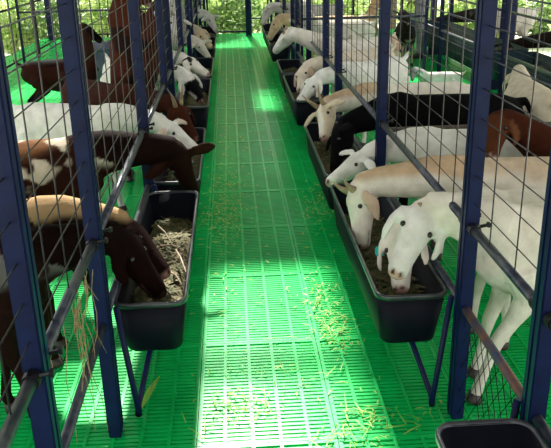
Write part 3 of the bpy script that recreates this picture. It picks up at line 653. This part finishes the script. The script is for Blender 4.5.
# ------------------------------------------------------------------ outside: shrubs and tree trunks around the barn
def leafmesh(n, rx, ry, rz, leaf, seed, m):
    rnd = random.Random(seed); b = MB()
    for _ in range(n):
        while True:
            p = V((rnd.uniform(-1, 1), rnd.uniform(-1, 1), rnd.uniform(-1, 1)))
            if .25 < p.length < 1: break
        p = V((p.x * rx, p.y * ry, (p.z + 1) * rz)); a = V((rnd.gauss(0, 1), rnd.gauss(0, 1), rnd.gauss(-.2, .7))).normalized(); s = a.cross(V((rnd.gauss(0, 1), rnd.gauss(0, 1), 1))).normalized()
        l = leaf * rnd.uniform(.6, 1.4); w = l * .22
        b.add([p, p + a * l * .45 + s * w, p + a * l, p + a * l * .45 - s * w], [(0, 1, 2, 3)])
    return b.mesh('foliage', m)
lm = [leafmesh(950, .75, .75, .70, .22, k, M['leaf']) for k in range(3)] + [leafmesh(850, .8, .8, .75, .20, 9, M['leafd'])]
sm_ = MB()
for k in range(5):
    a = k * 1.256; sm_.loft([(0.03 * math.cos(a), .03 * math.sin(a), -.02), (.15 * math.cos(a), .15 * math.sin(a), .4), (.35 * math.cos(a + .3), .35 * math.sin(a + .3), .9)], [.025, .018, .008], 6)
stem = sm_.mesh('stem', M['bark'], True)
def shrub(x, y, sc, k, label, group):
    r = empty('shrub', (x, y, -.5), random.uniform(0, 6.28)); tag(r, label, 'shrub', group); r.scale = (sc, sc, sc * random.uniform(.85, 1.2))
    link('foliage', lm[k], r, (0, 0, .1)); link('stem', stem, r)
rs = random.Random(5)
for k in range(11): shrub(-8.5 + k * .95 + rs.uniform(-.3, .3), 16.9 + rs.uniform(-.3, 1.8), rs.uniform(.75, 1.05), (0, 3, 1, 2)[k % 4], f'leafy green shrub growing outside beyond the left pens, {ordn[k]} in its row', 'shrubs behind the left pens')
for k in range(9): shrub(-4.9 - rs.uniform(0, 1.5), 6.2 + k * 1.25, rs.uniform(.7, 1.0), (1, 0, 3, 2)[k % 4], f'leafy green shrub growing along the left outside edge of the barn, {ordn[k]} in its row', 'shrubs along the left edge')
for k in range(9): shrub(1.7 + k * .95 + rs.uniform(-.3, .3), 17.3 + rs.uniform(-.3, 2.2), rs.uniform(.7, 1.0), (0, 2, 3, 1)[k % 4], f'leafy green shrub growing outside beyond the right pens, {ordn[k]} in its row', 'shrubs behind the right pens')
for k in range(9): shrub(6.2 + rs.uniform(0, 1.8), 8.0 + k * 1.2, rs.uniform(.6, .95), (2, 0, 1, 3)[k % 4], f'leafy green shrub growing outside the teal trough pens, {ordn[k]} in its row', 'shrubs along the right edge')
for k in range(3): shrub(-.5 + k * .75, 19.5 + rs.uniform(-.6, .8), rs.uniform(.6, .8), k, f"pale green shrub behind the end gate of the aisle, {ordn[k]} in its row", 'shrubs behind the gate')
def trunk(x, y, r, label):
    t = empty('tree', (x, y, -.5)); tag(t, label, 'tree', 'trees around the barn'); b = MB()
    b.loft([(0, 0, -.02), (0, 0, .15), (.03, .02, 1.5), (-.03, 0, 3.2), (.05, .03, 5.0)], [r * 1.5, r * 1.1, r, r * .85, r * .5], 10); b.build('trunk', M['bark'], t, True)
    link('foliage', lm[0], t, (0, 0, 3.6)).scale = (2.2, 2.2, 1.5)
    for a in (0.4, 2.5, 4.6):
        b = MB(); b.loft([(0, 0, 3.2), (.4 * math.cos(a), .4 * math.sin(a), 4.0), (1.1 * math.cos(a), 1.1 * math.sin(a), 4.8)], [r * .5, r * .4, r * .15], 8); b.build('branch', M['bark'], t, True)
trunk(-1.6, 19.6, .14, 'grey tree trunk rising behind the left pens'); trunk(-4.6, 17.6, .12, 'slim tree trunk outside the far left corner of the barn')
trunk(3.9, 18.4, .13, 'tree trunk outside beyond the person'); trunk(7.0, 13.2, .13, 'slim tree trunk outside the teal troughs'); trunk(8.2, 17.5, .16, 'thick tree trunk at the far right outside')

# taller trees added behind the barn to keep low sky off the floor
for k in range(10):
    t = empty('tree', (-10 + k * 2.4 + rs.uniform(-.5, .5), 25 + rs.uniform(0, 3), -.5), rs.uniform(0, 6)); tag(t, f'leafy tree added far behind the barn, {ordn[k]} from the left', 'tree', 'trees added to block low sky')
    b = MB(); b.loft([(0, 0, -.02), (0, 0, .2), (.05, .02, 2.0), (-.04, 0, 4.0)], [.2, .15, .12, .06], 8); b.build('trunk', M['bark'], t, True)
    link('foliage', lm[k % 4], t, (0, 0, .9)).scale = (2.0, 2.0, 3.6); link('foliage', lm[(k + 1) % 4], t, (.2, .3, 1.2)).scale = (1.8, 1.8, 3.2)
